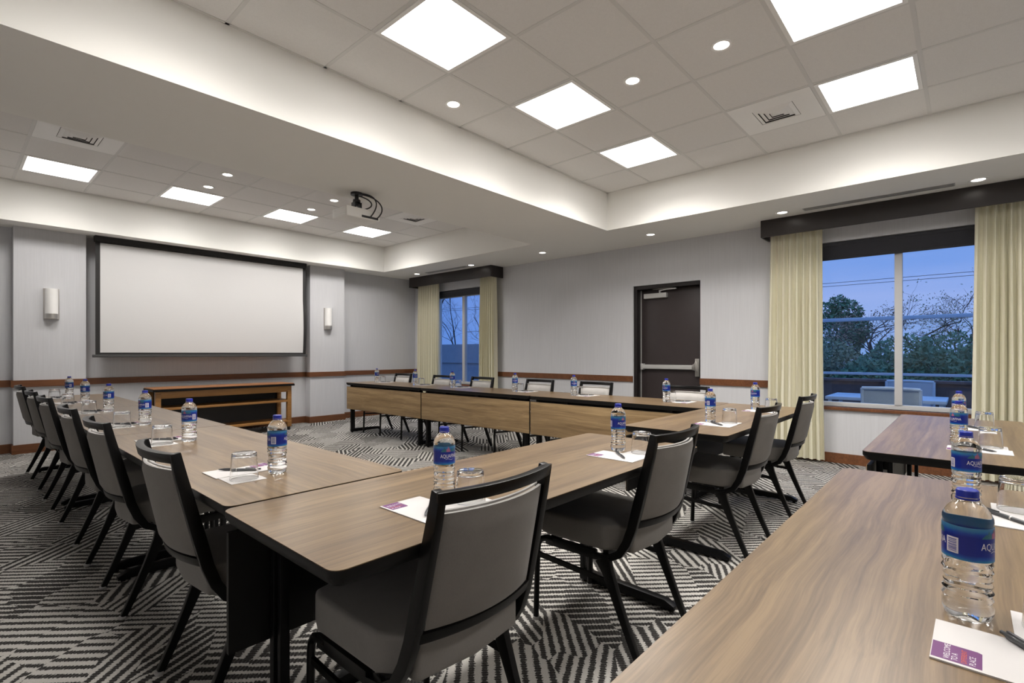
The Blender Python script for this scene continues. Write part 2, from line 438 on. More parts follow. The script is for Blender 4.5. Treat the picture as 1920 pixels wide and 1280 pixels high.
def roller(rng, z0, lab):
    t = thing('roller_shade', (XR + .04, (rng[0] + rng[1]) / 2, WZ[1])); hw = (rng[1] - rng[0]) / 2 - .004
    tag(t, lab, 'shade')
    obj('cloth', MB().box(-.002, .002, -hw, hw, z0 - WZ[1] + .02, -.03), M['shade'], parent=t, smooth=False)
    obj('hem_bar', MB().box(-.007, .007, -hw, hw, z0 - WZ[1], z0 - WZ[1] + .02), M['shade'], parent=t, bevel=.003)
    obj('roller_tube', MB().tube([(0, -hw, -.022), (0, hw, -.022)], .02, 12), M['shade'], parent=t)
roller(W1, 2.24, 'charcoal roller shade rolled up inside the narrow-looking window beside the screen wall')
roller(W2, 2.18, 'charcoal roller shade rolled up inside the wide window with trees and patio')

def valance(y0, y1, lab):
    t = thing('valance', (6.06, (y0 + y1) / 2, 2.46)); tag(t, lab, 'valance')
    h = (y1 - y0) / 2; d = XR - 6.06; zt = ZS - 2.46 - .001
    b = MB().box(0, .02, -h, h, 0, zt)
    obj('front_board', b, M['valance'], parent=t, bevel=.003)
    for s in (-1, 1):
        y = s * (h - .01); obj('end_board', MB().box(.02, d - .001, y - .01, y + .01, 0, zt), M['valance'], parent=t, bevel=.002)
valance(5.93, 8.18, 'dark wood box valance over the window beside the screen wall')
valance(-0.62, 1.72, 'dark wood box valance over the wide window with the patio view')

def curtain(y0, y1, folds, seed, lab):
    rnd = random.Random(seed); yc = (y0 + y1) / 2; w = y1 - y0
    n = folds * 10; rows = 14; ztop, zbot = 2.60, 0.03
    ph = [rnd.uniform(-.5, .5) for _ in range(folds + 1)]; am = [rnd.uniform(.6, 1.15) for _ in range(folds + 1)]
    g = []
    for r in range(rows + 1):
        t = r / rows; z = ztop + (zbot - ztop) * t
        spread = 0.92 + 0.09 * t ** 1.5
        row = []
        for i in range(n + 1):
            u = i / n; k = u * folds; ki = min(int(k), folds - 1); kf = k - ki
            a = am[ki] * (1 - kf) + am[ki + 1] * kf; p = ph[ki] * (1 - kf) + ph[ki + 1] * kf
            amp = (0.018 + 0.020 * min(1, t * 3)) * a
            x = amp * math.sin(2 * PI * k + p * (1 + t) + .3 * math.sin(5 * t + k))
            y = (u - .5) * w * spread + .010 * math.cos(4 * PI * k + p) * t
            row.append((x, y, z))
        g.append(row)
    b = MB(); th = .0022
    front = [p for row in g for p in row]; back = [(x + th, y, z) for x, y, z in front]
    m = n + 1; fs = []
    N0 = len(front)
    for r in range(rows):
        for i in range(n):
            q = (r * m + i, r * m + i + 1, (r + 1) * m + i + 1, (r + 1) * m + i)
            fs.append(q); fs.append(tuple(N0 + v for v in reversed(q)))
    for r in range(rows):
        for i in (0, n):
            q = (r * m + i, (r + 1) * m + i, N0 + (r + 1) * m + i, N0 + r * m + i); fs.append(q)
    for i in range(n):
        for r in (0, rows): fs.append((r * m + i, r * m + i + 1, N0 + r * m + i + 1, N0 + r * m + i))
    b.add(front + back, fs)
    o = obj('curtain', b, M['curtain'], loc=(6.235, yc, 0)); 
    for p in o.data.polygons: p.use_smooth = True
    tag(o, lab, 'curtain', 'cream curtains at the two windows')
curtain(7.46, 8.14, 9, 1, 'cream pleated curtain hanging in the corner between screen wall and window')
curtain(5.965, 6.38, 8, 2, 'cream pleated curtain on the door side of the window beside the screen wall')
curtain(1.13, 1.685, 8, 3, 'cream pleated curtain between the brown door and the patio window')
curtain(-0.585, -0.03, 9, 4, 'cream pleated curtain cut by the picture edge beside the patio window')

# ------------------------------------------------------------------ door
f = MB(); jw = .05
jr = .022
f.box(XR + .035, XR + .19, DY[0] + .0005, DY[0] + jr, 0, DZ - .0005); f.box(XR + .022, XR + .19, DY[1] - jw, DY[1] - .0005, 0, DZ - .0005)
f.box(XR + .022, XR + .19, DY[0] + jr, DY[1] - jw, DZ - jw, DZ - .0005)
f.box(XR + .186, XR + .2, DY[0] + jr, DY[1] - jw, 0, DZ - jw)
d = struct(obj('door_1', f, M['door_frame'], smooth=False))
lx = XR + .13
leaf = obj('door_leaf', MB().box(lx, lx + .045, DY[0] + jr + .003, DY[1] - jw - .012, .01, DZ - jw - .004), M['door'], parent=d, bevel=.002)
obj('seal_strip', MB().box(lx - .004, lx + .03, DY[1] - jw - .012, DY[1] - jw - .001, .01, DZ - jw - .004), M['silver'], parent=d, smooth=False)
cl = obj('door_closer', MB().box(lx - .055, lx, 3.01, 3.34, 1.925, 1.99), M['silver'], parent=d, bevel=.005)
a = MB().bar([(lx - .03, 3.11, 1.99), (lx - .03, 3.11, 2.02)], .02, .02, (1, 0, 0))
a.bar([(lx - .03, 3.12, 2.022), (lx - .06, 3.0, 2.03), (lx - .075, 2.86, 2.03)], .012, .02, (0, 0, 1))
a.bar([(lx - .075, 2.86, 2.03), (lx - .05, 3.0, 2.045), (lx - .02, 3.22, 2.05)], .012, .018, (0, 0, 1))
obj('closer_arm', a, M['silver'], parent=cl)
pb = obj('panic_bar', MB().box(lx - .06, lx - .018, 2.63, 3.36, .957, 1.017), M['silver'], parent=d, bevel=.012, seg=3)
obj('end_bracket', MB().box(lx - .065, lx, 3.345, 3.385, .945, 1.03), M['silver'], parent=pb, bevel=.006)
e = MB().box(lx - .04, lx, 2.57, 2.625, .87, 1.10)
e.bar([(lx - .045, 2.66, .987), (lx - .05, 2.62, .99), (lx - .04, 2.59, 1.0)], lambda i: (.06, .09, .16)[i], .03, (0, 0, 1))
obj('latch_head', e, M['steel'], parent=pb, bevel=.006)

# ------------------------------------------------------------------ projection screen
t = thing('hanging_projection_screen', (2.59, 8.15, ZS)); tag(t, 'large white projection screen with black border hanging on the end wall', 'screen')
zt, zb_ = -.001, 1.135 - ZS
obj('case', MB().box(-1.365, 1.365, -.03, .05, -.075, zt), M['screen_black'], parent=t, bevel=.004)
xs = [-1.355 + 2.71 * i / 60 for i in range(61)]; zs = [zb_ + (-.07 - zb_) * j / 24 for j in range(25)]
def warp(x, z):
    e = max(0, (x - 1.05) / .31); q = (z - zb_) / (-.07 - zb_)
    return -.035 * e * e * math.sin(PI * min(1, q * 1.6)) * (1 if q < .625 else 0) - .012 * e * e
def sheet(x0, x1, z0, z1, off):
    b = MB(); nx, nz = 40, 24
    fr = [(x0 + (x1 - x0) * i / nx, z0 + (z1 - z0) * j / nz) for j in range(nz + 1) for i in range(nx + 1)]
    vs = [(x, off + warp(x, z), z) for x, z in fr] + [(x, off + .001 + warp(x, z), z) for x, z in fr]
    m = nx + 1; K = len(fr); fs = []
    for j in range(nz):
        for i in range(nx):
            q = (j * m + i, j * m + i + 1, (j + 1) * m + i + 1, (j + 1) * m + i); fs += [q, tuple(K + v for v in reversed(q))]
    for j in range(nz):
        for i in (0, nx): fs.append((j * m + i, (j + 1) * m + i, K + (j + 1) * m + i, K + j * m + i))
    return b.add(vs, fs)
obj('border', sheet(-1.355, 1.352, zb_ + .02, -.07, 0), M['screen_black'], parent=t)
obj('viewing_surface', sheet(-1.308, 1.306, zb_ + .045, -.085, -.003), M['screen_white'], parent=t)
obj('bottom_bar', MB().box(-1.385, 1.385, -.016, .016, zb_ - .015, zb_ + .02), M['grey_metal'], parent=t, bevel=.005)

# ------------------------------------------------------------------ sconces
def sconce(x, lab):
    t = thing('wall_sconce', (x, YF - .16, 1.58)); tag(t, lab, 'wall lamp', 'sconces on the pilasters')
    obj('back_plate', MB().box(-.072, .072, -.014, -.0005, 0, .372), M['steel'], parent=t, bevel=.003)
    def half(r, z0, z1):
        n = 20; pts = [(r * math.cos(PI + PI * i / n), -.014 + 1.15 * r * math.sin(PI + PI * i / n)) for i in range(n + 1)]
        return MB().prism(pts, z0, z1)
    obj('shade', half(.062, .066, .366), M['opal'], parent=t)
    obj('lower_band', half(.065, .004, .066), M['steel'], parent=t)
sconce(0.831, 'white half-round wall sconce with chrome band, on the pilaster behind the chairs away from windows')
sconce(4.375, 'white half-round wall sconce with chrome band, between screen and window corner')

# ------------------------------------------------------------------ credenza
t = thing('console_table', (2.645, 7.93, 0)); tag(t, 'low amber wood console with two open shelves under the projection screen', 'console')
hx, hy = .905, .23
obj('top', MB().box(-hx, hx, -hy, hy, .682, .717), M['oak_top'], parent=t, bevel=.003)
obj('edge_trim', MB().box(-hx - .006, hx + .006, -hy - .006, hy + .001, .676, .706), M['black_edge'], parent=t)
lw = .06
for sx in (-1, 1):
    for sy in (-1, 1):
        x = sx * (hx - .03 - lw / 2); y = sy * (hy - .02 - lw / 2)
        lg = obj('leg', MB().box(x - lw / 2, x + lw / 2, y - lw / 2, y + lw / 2, .055, .676), M['oak'], parent=t, bevel=.003)
        obj('caster', MB().tube([(x - .013, y, .027), (x + .013, y, .027)], .027, 14).box(x - .02, x + .02, y - .015, y + .015, .04, .056), M['black_plastic'], parent=lg)
ix = hx - .03 - lw
obj('apron', MB().box(-ix, ix, -hy + .02, -hy + .045, .585, .676), M['oak'], parent=t, bevel=.002)
for z in (.43, .12):
    obj('shelf', MB().box(-ix - .02, ix + .02, -hy + .03, hy - .03, z, z + .032), M['oak'], parent=t, bevel=.003)
for sx in (-1, 1):
    for z in (.43, .12):
        x = sx * (hx - .03 - lw / 2); obj('side_rail', MB().box(x - .02, x + .02, -hy + .08, hy - .08, z - .002, z + .034), M['oak'], parent=t)
obj('back_panel', MB().box(-ix, ix, hy - .045, hy - .031, .06, .676), M['black_plastic'], parent=t)

# ------------------------------------------------------------------ ceiling fittings
def ordinal(i): return ('first', 'second', 'third', 'fourth', 'fifth', 'sixth')[i]
LP = None
LAMP_W = 12.5
def troffer(x, y, lab, dim=1):
    global LP
    if LP is None:
        t = thing('ceiling_light')
        h = T / 2 - .013; w = .026; m = MB()
        m.box(-h, h, -h, -h + w, -.007, -.0002).box(-h, h, h - w, h, -.007, -.0002).box(-h, -h + w, -h + w, h - w, -.007, -.0002).box(h - w, h, -h + w, h - w, -.007, -.0002)
        obj('frame', m, M['white_metal'], parent=t, smooth=False)
        obj('diffuser', MB().box(-h + w, h - w, -h + w, h - w, -.004, -.0002), M['lens'], parent=t, smooth=False)
        la = bpy.data.lights.new('lamp', 'AREA'); la.shape = 'SQUARE'; la.size = .52; la.energy = LAMP_W; la.color = (1.0, .955, .91); la.spread = R(145)
        lo = bpy.data.objects.new('lamp', la); COL.objects.link(lo); lo.parent = t; lo.location = (0, 0, -.009)
        LP = t
    else: t = dup(LP)
    t.location = (x, y, ZT); tag(t, lab, 'ceiling light', 'square ceiling lights')
    for c in t.children:
        if c.type == 'LIGHT': c.data = c.data.copy(); c.data.energy = LAMP_W * dim
far_words = ['of the screen tray, beside the vent away from windows', 'of the screen tray, second from the vent away from windows', 'of the screen tray, third from the vent away from windows', 'of the screen tray, closest to the window corner']
for k, i in enumerate((-2, 0, 2, 4)):
    troffer(GX + (i + .5) * T, 7.095, 'square lit ceiling panel ' + far_words[k], (.6, .6, .7, 1.0)[k])
near_words = {(0, -1): 'largest whole square light, first along the beam', (2, -1): 'square light in the big tray, second along the beam', (4, -1): 'square light in the tray corner, third along the beam',
              (2, -4): 'bright square light cut by the top edge, above the door-side downlight', (4, -4): 'square light in the big tray beside the square vent and window soffit'}
for j in (-1, -4, -7):
    for i in (-2, 0, 2, 4):
        troffer(GX + (i + .5) * T, GY + (j + .5) * T, near_words.get((i, j), 'square ceiling light of the big tray, outside the picture'), {(4, -1): 1.45, (4, -4): 1.1, (-2, -4): .5, (0, -4): .5, (2, -4): .7, (4, -7): .4}.get((i, j), .25 if j == -7 else 1))
DLP = None
def downlight(x, y, z, lab):
    global DLP
    if DLP is None:
        t = thing('downlight')
        obj('trim_ring', MB().lathe([(.046, -.0005), (.046, -.003), (.054, -.007), (.064, -.006), (.066, -.0005)], 28, close=True), M['white_metal'], parent=t)
        obj('lamp', MB().lathe([(0.0, -.0015), (.046, -.0015), (.046, -.0006), (0.0, -.0006)], 28), M['bulb'], parent=t, smooth=False)
        DLP = t
    else: t = dup(DLP)
    t.location = (x, y, z); tag(t, lab, 'downlight', 'round recessed downlights')
for x, y, z, lab in (
        (2.614, 2.965, ZT, 'round downlight beside the beam, between two square lights'), (3.235, 1.765, ZT, 'round downlight in the big tray, beside the second square light'),
        (3.235, 1.147, ZT, 'round downlight in the big tray, beside the square light at the top edge'),
        (2.015, 5.95, ZT, 'round downlight of the screen tray nearer the beam, away from the projector'), (2.015, 6.55, ZT, 'round downlight just behind the second square light over the screen'),
        (3.253, 5.95, ZT, 'round downlight beside the hanging projector'), (3.253, 6.55, ZT, 'round downlight just behind the third square light over the screen'),
        (5.85, 1.448, ZS, 'small soffit downlight above the curtain, at the end of the slot diffuser by the door'), (5.86, -.07, ZS, 'large-looking soffit downlight above the valance at the picture edge'),
        (5.84, 2.937, ZS, 'soffit downlight in front of the brown door'), (5.83, 4.647, ZS, 'soffit downlight at the end of the ceiling beam'),
        (5.85, 6.189, ZS, 'soffit downlight above the door-side end of the valance by the screen wall'), (5.83, 7.63, ZS, 'soffit downlight in the corner by the screen wall')):
    downlight(x, y, z, lab)
VP = None
def vent(x, y, lab):
    global VP
    if VP is None:
        t = thing('ceiling_vent'); h = T / 2 - .013; q = .145
        m = MB().box(-h, h, -h, -q, -.005, -.0003).box(-h, h, q, h, -.005, -.0003).box(-h, -q, -q, q, -.005, -.0003).box(q, h, -q, q, -.005, -.0003)
        obj('face_plate', m, M['white_metal'], parent=t, smooth=False)
        obj('duct', MB().box(-q, q, -q, q, -.0009, -.0002), M['dark_gap'], parent=t, smooth=False)
        for k, s in enumerate((.138, .105, .072, .04)):
            lo, z0, z1 = s - .027, -.012 + .001 * k, -.003; ring = MB()
            P = [(s, z1), (lo, z0)]
            vs = []
            for (r, z) in ((s, z1 - .0), (lo, z0), (lo + .003, z0), (s + .003, z1)):
                vs += [(-r, -r, z), (r, -r, z), (r, r, z), (-r, r, z)]
            fs = [(a * 4 + i, a * 4 + (i + 1) % 4, ((a + 1) % 4) * 4 + (i + 1) % 4, ((a + 1) % 4) * 4 + i) for a in range(4) for i in range(4)]
            ring.add(vs, fs); obj('louvre', ring, M['white_metal'], parent=t, smooth=False)
        obj('centre_plate', MB().box(-.02, .02, -.02, .02, -.008, -.006), M['white_metal'], parent=t, smooth=False)
        VP = t
    else: t = dup(VP)
    t.location = (x, y, ZT); tag(t, lab, 'ceiling vent', 'square ceiling vents')
vent(GX - 1.5 * T, 5.885, 'square louvred vent in the screen tray, away from the windows')
vent(GX + 4.5 * T, 5.885, 'square louvred vent in the screen tray, behind the projector')
vent(GX + 4.5 * T, GY - 2.5 * T, 'square louvred vent in the big tray beside the square light')
def slot(y0, y1, lab):
    t = thing('slot_diffuser', (5.885, (y0 + y1) / 2, ZS)); h = (y1 - y0) / 2; tag(t, lab, 'air vent')
    m = MB().box(-.05, -.042, -h, h, -.004, -.0003).box(.042, .05, -h, h, -.004, -.0003).box(-.042, .042, -h, -h + .01, -.004, -.0003).box(-.042, .042, h - .01, h, -.004, -.0003)
    obj('frame', m, M['silver'], parent=t, smooth=False)
    obj('duct', MB().box(-.042, .042, -h + .01, h - .01, -.0012, -.0003), M['dark_gap'], parent=t, smooth=False)
    for x in (-.022, 0, .022): obj('blade', MB().box(x - .005, x + .005, -h + .01, h - .01, -.004, -.0014), M['silver'], parent=t, smooth=False)
slot(.08, 1.26, 'long thin slot diffuser in the soffit above the patio window')
slot(6.34, 7.42, 'long thin slot diffuser in the soffit above the window by the screen wall')

# ------------------------------------------------------------------ projector
t = thing('ceiling_projector', (2.52, 4.20, ZS)); tag(t, 'white projector hung by a black mount under the ceiling beam', 'projector')
obj('body', MB().box(-.17, .17, -.12, .13, -.255, -.165), M['plastic_white'], parent=t, bevel=.012, seg=3)
v = MB()
for k in range(4): v.box(-.1725, -.169, -.09, .09, -.24 + k * .019, -.23 + k * .019)
obj('side_vent', v, M['white_metal'], parent=t, smooth=False)
obj('lens', MB().tube([(-.06, .128, -.21), (-.06, .15, -.21)], .032, 18), M['black_plastic'], parent=t)
obj('port_panel', MB().box(-.02, .15, -.1225, -.119, -.245, -.225), M['black_plastic'], parent=t)
k = MB().lathe([(.055, -.02), (.055, -.0005)], 20).tube([(0, 0, -.02), (0, 0, -.12)], .018, 12)
k.lathe([(.0, -.06), (.034, -.064), (.036, -.09), (.0, -.095)], 16).box(-.06, .06, -.06, .06, -.165, -.15)
for sx in (-1, 1): k.box(sx * .03 - .006, sx * .03 + .006, -.03, .03, -.15, -.09)
obj('ceiling_mount', k, M['black_plastic'], parent=t)
def bez(p0, p1, p2, p3, n=14):
    return [tuple((1 - u) ** 3 * a + 3 * (1 - u) ** 2 * u * b_ + 3 * (1 - u) * u * u * c + u ** 3 * d_ for a, b_, c, d_ in zip(p0, p1, p2, p3)) for u in [i / n for i in range(n + 1)]]
for p in (((.01, -.02, -.01), (.10, -.10, .0), (.16, -.20, -.08), (.06, -.135, -.234)), ((.02, -.02, -.012), (.16, -.08, -.01), (.24, -.17, -.12), (.13, -.135, -.234)),
          ((.015, -.02, -.03), (.10, -.10, -.06), (.12, -.14, -.13), (.03, -.09, -.162))):
    obj('cable', MB().tube(bez(*p), .006, 8), M['black_plastic'], parent=t)

# ------------------------------------------------------------------ tables
def rrect(hx, hy, r, n=6):
    pts = []
    for cx, cy, a0 in ((hx - r, hy - r, 0), (-hx + r, hy - r, 90), (-hx + r, -hy + r, 180), (hx - r, -hy + r, 270)):
        for i in range(n + 1):
            a = R(a0 + 90 * i / n); pts.append((cx + r * math.cos(a), cy + r * math.sin(a)))
    return pts
def make_table(L, il, ir):
    t = thing('conference_table'); hx, hy = L / 2, .303
    obj('tabletop', MB().prism(rrect(hx - .001, hy - .001, .03), .733, .74), M['laminate'], parent=t)
    e = MB()
    out = rrect(hx, hy, .031); inn = rrect(hx - .014, hy - .014, .022); n = len(out)
    vs = [(x, y, .7385) for x, y in out] + [(x, y, .722) for x, y in out] + [(x, y, .702) for x, y in inn] + [(x * .96, y * .9, .702) for x, y in inn] + [(x * .96, y * .9, .733) for x, y in inn] + [(x, y, .733) for x, y in rrect(hx - .0012, hy - .0012, .03)]
    fs = [(a * n + i, a * n + (i + 1) % n, ((a + 1) % 6) * n + (i + 1) % n, ((a + 1) % 6) * n + i) for a in range(6) for i in range(n)]
    e.add(vs, fs); obj('edge_band', e, M['black_edge'], parent=t)
    obj('underside', MB().prism(rrect(hx - .03, hy - .03, .02), .70, .7325), M['black_edge'], parent=t)
    p = MB(); p.box(-hx + .007, hx - .007, .2835, .286, .352, .680)
    pan = obj('modesty_panel', p, M['panel_wood'], parent=t, bevel=.002)
    obj('panel_backing', MB().box(-hx + .006, hx - .006, .269, .2834, .35, .682), M['black_edge'], parent=pan, smooth=False)
    for xx in (-.6, -.1, .45): obj('panel_bracket', MB().box(xx - .03, xx + .03, .262, .28, .682, .703), M['black_metal'], parent=pan)
    obj('cross_beam', MB().box(-hx + il, hx - ir, .205, .24, .645, .70), M['black_metal'], parent=t, bevel=.003)
    for x in (-hx + il, hx - ir):
        l = MB().box(x - .018, x + .018, .237, .262, .05, .70).box(x - .014, x + .014, .202, .222, .05, .70)
        lg = obj('leg', l, M['black_metal'], parent=t, bevel=.003)
        prof = [(-.245, .012), (.262, .012), (.265, .05), (.23, .062), (-.20, .05), (-.245, .03)]
        fb = MB(); vs = [(x - .02, y, z) for y, z in prof] + [(x + .02, y, z) for y, z in prof]; k = len(prof)
        fb.add(vs, [tuple(range(k)), tuple(range(2 * k - 1, k - 1, -1))] + [(i, (i + 1) % k, k + (i + 1) % k, k + i) for i in range(k)])
        for yy in (-.22, .24): fb.lathe([(.012, 0), (.012, .014)], 10, (x, yy, 0))
        obj('foot', fb, M['black_metal'], parent=lg, bevel=.003)
    return t
TG = 'wood-topped conference tables'
def place_table(src, loc, rot, lab):
    o = src; o.location = loc; o.rotation_euler[2] = rot; tag(o, lab, 'table', TG); return o
base = make_table(1.772, .08, .08)
first = True
for k, y in enumerate((5.975, 4.20, 2.425)):
    for x, rot, side in ((.822, -PI / 2, 'in the table row away from the windows'), (4.237, PI / 2, 'in the table row along the window wall')):
        o = base if first else dup(base); first = False
        place_table(o, (x, y + .002, 0), rot, 'wood-topped table %s, %s one counted from the screen' % (side, ordinal(k)))
place_table(make_table(1.815, .13, .125), (1.41, 1.225, 0), 0, 'wood-topped table with the exposed rounded corner, closing the U beside a gap')
place_table(make_table(1.82, .23, .085), (3.605, 1.233, 0), 0, 'wood-topped cross table between the gap and the window-side row')
nt = make_table(1.82, .13, .13)
place_table(nt, (1.348, .045, 0), 0, 'wood-topped table filling the lower corner, holding the largest-looking bottle')
place_table(dup(nt), (3.60, .045, 0), 0, 'wood-topped table with bluish sheen directly under the patio window')

# ------------------------------------------------------------------ chairs
def make_chair():
    t = thing('banquet_chair')
    def arc(u): return -.036 * (1 - (2 * u - 1) ** 2)
    prof = [(-.052, .866), (-.036, .79), (-.012, .69), (.012, .59), (.034, .50), (.056, .44), (.085, .392), (.13, .366), (.20, .358)]
    dep = [.029, .033, .036, .038, .036, .034, .030, .026, .022]
    xo = [.188, .190, .193, .196, .199, .202, .206, .209, .211]
    fr = MB()
    for s in (-1, 1):
        fr.bar([(s * x, y, z) for (y, z), x in zip(prof, xo)], .024, lambda i: dep[i], (1, 0, 0))
    def crossbar(hw, y, z, h, d, lean):
        n = 12; pts = [(-hw + 2 * hw * i / n, y + arc(i / n), z) for i in range(n + 1)]
        fr.sweep(pts, lambda i: [(-h / 2, -d / 2 - lean), (h / 2, -d / 2 + lean), (h / 2, d / 2 + lean), (-h / 2, d / 2 - lean)], (0, 0, 1))
    crossbar(.198, -.0505, .851, .030, .024, .003)
    crossbar(.195, .022, .515, .026, .018, .003)
    obj('back_frame', fr, M['black_frame'], parent=t, bevel=.0025)
    # padded back panel, curved in plan
    bk = MB(); nx, nz = 12, 10; th = .036; g = []
    zb, zt_ = .532, .811
    def yb(z): return -.052 + (.866 - z) * .205
    for j in range(nz + 1):
        z = zb + (zt_ - zb) * j / nz
        for i in range(nx + 1):
            u = i / nx; hw = .180 - (z - zb) * .012
            ed = min(1, min(u, 1 - u) * nx / 1.2) * min(1, min(j, nz - j) / .9 + .0)
            g.append(((2 * u - 1) * hw, yb(z) + arc(u), z, ed))
    K = len(g); m = nx + 1
    vs = [(x, y - .006 - .009 * e, z) for x, y, z, e in g] + [(x, y + .004 + (th - .014) * e, z) for x, y, z, e in g]
    fs = []
    for j in range(nz):
        for i in range(nx):
            q = (j * m + i, j * m + i + 1, (j + 1) * m + i + 1, (j + 1) * m + i); fs += [q, tuple(K + v for v in reversed(q))]
    rear = set(range(0, len(fs), 2))
    for j in range(nz):
        for i in (0, nx): fs.append((j * m + i, (j + 1) * m + i, K + (j + 1) * m + i, K + j * m + i))
    for i in range(nx):
        for j in (0, nz): fs.append((j * m + i, j * m + i + 1, K + j * m + i + 1, K + j * m + i))
    bk.add(vs, fs); bk.mi = [1 if i in rear else 0 for i in range(len(fs))]
    back = obj('backrest', bk, [M['fabric'], M['fabric_back']], parent=t)
    pts = [((2 * i / 12 - 1) * .1755, yb(.811) + arc(i / 12) + .012, .8125) for i in range(13)]
    obj('piping', MB().tube(pts, .0042, 6), M['fabric'], parent=back)
    # seat cushion: narrow between the posts, wider in front
    seat = MB()
    poly = [(-.178, .042), (0, .022), (.178, .042), (.182, .095), (.222, .150), (.224, .43), (.205, .482), (.14, .497), (-.14, .497), (-.205, .482), (-.224, .43), (-.222, .150), (-.182, .095)]
    obj('seat', seat.prism(poly, .392, .492), M['fabric_shaded'], parent=t, bevel=.016, seg=3)
    rails = MB()
    for s in (-1, 1): rails.bar([(s * .211, .19, .366), (s * .211, .44, .366)], .022, .036, (1, 0, 0))
    rails.box(-.20, .20, .40, .425, .362, .39).box(-.20, .20, .14, .165, .362, .39)
    obj('seat_frame', rails, M['black_frame'], parent=t, bevel=.002)
    for s in (-1, 1):
        x = s * .213
        pts = [(x, .40, .372), (x, .44, .371), (x, .468, .362), (x, .484, .342), (x, .489, .315), (x, .494, .16), (x, .499, .012)]
        lg = obj('leg', MB().sweep(pts, lambda i: [((.0115) * math.cos(2 * PI * j / 10), (.014 if i < 5 else .013) * math.sin(2 * PI * j / 10)) for j in range(10)], (1, 0, 0)), M['black_frame'], parent=t)
        obj('glide', MB().lathe([(.012, 0), (.014, .004), (.014, .014)], 10, (x, .499, 0)), M['glide'], parent=lg)
        pts = [(x, .155, .36), (x, .135, .315), (x, .092, .21), (x, .045, .10), (x, .004, .011)]
        wd = [.070, .046, .034, .028, .024]
        lg = obj('leg', MB().bar(pts, .023, lambda i: wd[i], (1, 0, 0)), M['black_frame'], parent=t, bevel=.003)
        obj('glide', MB().lathe([(.013, 0), (.016, .004), (.016, .013)], 10, (x, .002, 0)), M['glide'], parent=lg)
        obj('stretcher', MB().bar([(x, .487, .292), (x, .13, .272)], .012, .02, (1, 0, 0)), M['black_frame'], parent=t)
    return t
CH = make_chair(); first = True
def put_chair(x, y, rot, lab):
    global first
    o = CH if first else dup(CH); first = False
    o.location = (x, y, 0); o.rotation_euler[2] = rot
    tag(o, lab, 'chair', 'grey banquet chairs around the U of tables')
for k, y in enumerate((6.63, 5.67, 4.84, 3.82, 2.985, 1.98)):
    put_chair(.512, y, -PI / 2 + R(random.uniform(-1, 1)), 'black-framed grey chair, %s from the screen, at the row away from windows' % ordinal(k))
for k, y in enumerate((6.345, 5.43, 4.65, 3.70, 2.935, 1.94)):
    put_chair(4.548, y, PI / 2 + R(random.uniform(-.6, .6)), 'black-framed grey chair, %s from the screen, along the window wall' % ordinal(k))
for x, w in ((.911, 'at the rounded table corner, its whole back turned to the camera'), (1.945, 'at the cross table, just before the gap between tables'),
             (3.225, 'just past the gap, beside the cross table end'), (4.18, 'at the cross table by the curtain, bluish top rail')):
    put_chair(x, .918, 0, 'black-framed grey chair ' + w)

# ------------------------------------------------------------------ place settings
def make_pad():
    o = obj('notepad', MB().box(0, .138, -.216, 0, 0, .0025), M['paper'], smooth=False)
    lg = obj('logo_print', MB().prism([(.006, -.001), (.058, -.001), (.058, -.050), (.055, -.055), (.006, -.055)], .0025, .0027), M['purple'], parent=o, smooth=False)
    let = MB()
    for txt, y, sz, mi in (('WELCOME', -.018, .0098, 0), ('TO A', -.0265, .0098, 0), ('DIFFERENT', -.0365, .0084, 1), ('PLACE', -.0455, .0098, 0)):
        vs, fs = text_mesh(txt, sz); let.cur = mi
        let.add([(.010 + x * .98, y + v, .00285) for x, v, _ in vs], fs)
    obj('lettering', let, [M['print_white'], M['print_orange']], parent=lg, smooth=False)
    return o
def make_pen():
    t = thing('ballpoint_pen')
    obj('barrel', MB().lathe([(.0012, 0), (.0025, .006), (.0046, .02), (.0052, .05), (.0050, .136), (.0032, .140), (.003, .148), (0, .149)], 12), M['pen'], parent=t)
    obj('clip', MB().box(-.002, .002, .0045, .0075, .095, .138), M['pen'], parent=t, bevel=.0007)
    obj('grip_ring', MB().lathe([(.0054, .058), (.0056, .060), (.0054, .062)], 12), M['steel'], parent=t)
    return t
def make_glass():
    prof = [(.0, .079), (.033, .079), (.0352, .0785), (.0366, .077), (.0371, .075)]
    prof += [(.0372 + .0058 * i / 8, .0735 - .0715 * i / 8) for i in range(9)]
    prof += [(.0432, .0008), (.0437, .0), (.0442, .0004), (.0445, .0012)]
    prof += [(.0445 - .0050 * i / 9, .002 + .078 * i / 9) for i in range(10)]
    prof += [(.0394, .0825), (.0391, .0855), (.0382, .088), (.0364, .0895), (.034, .09), (.0, .0898)]
    return obj('drinking_glass', MB().lathe(prof, 32), M['glass'], merge=True)
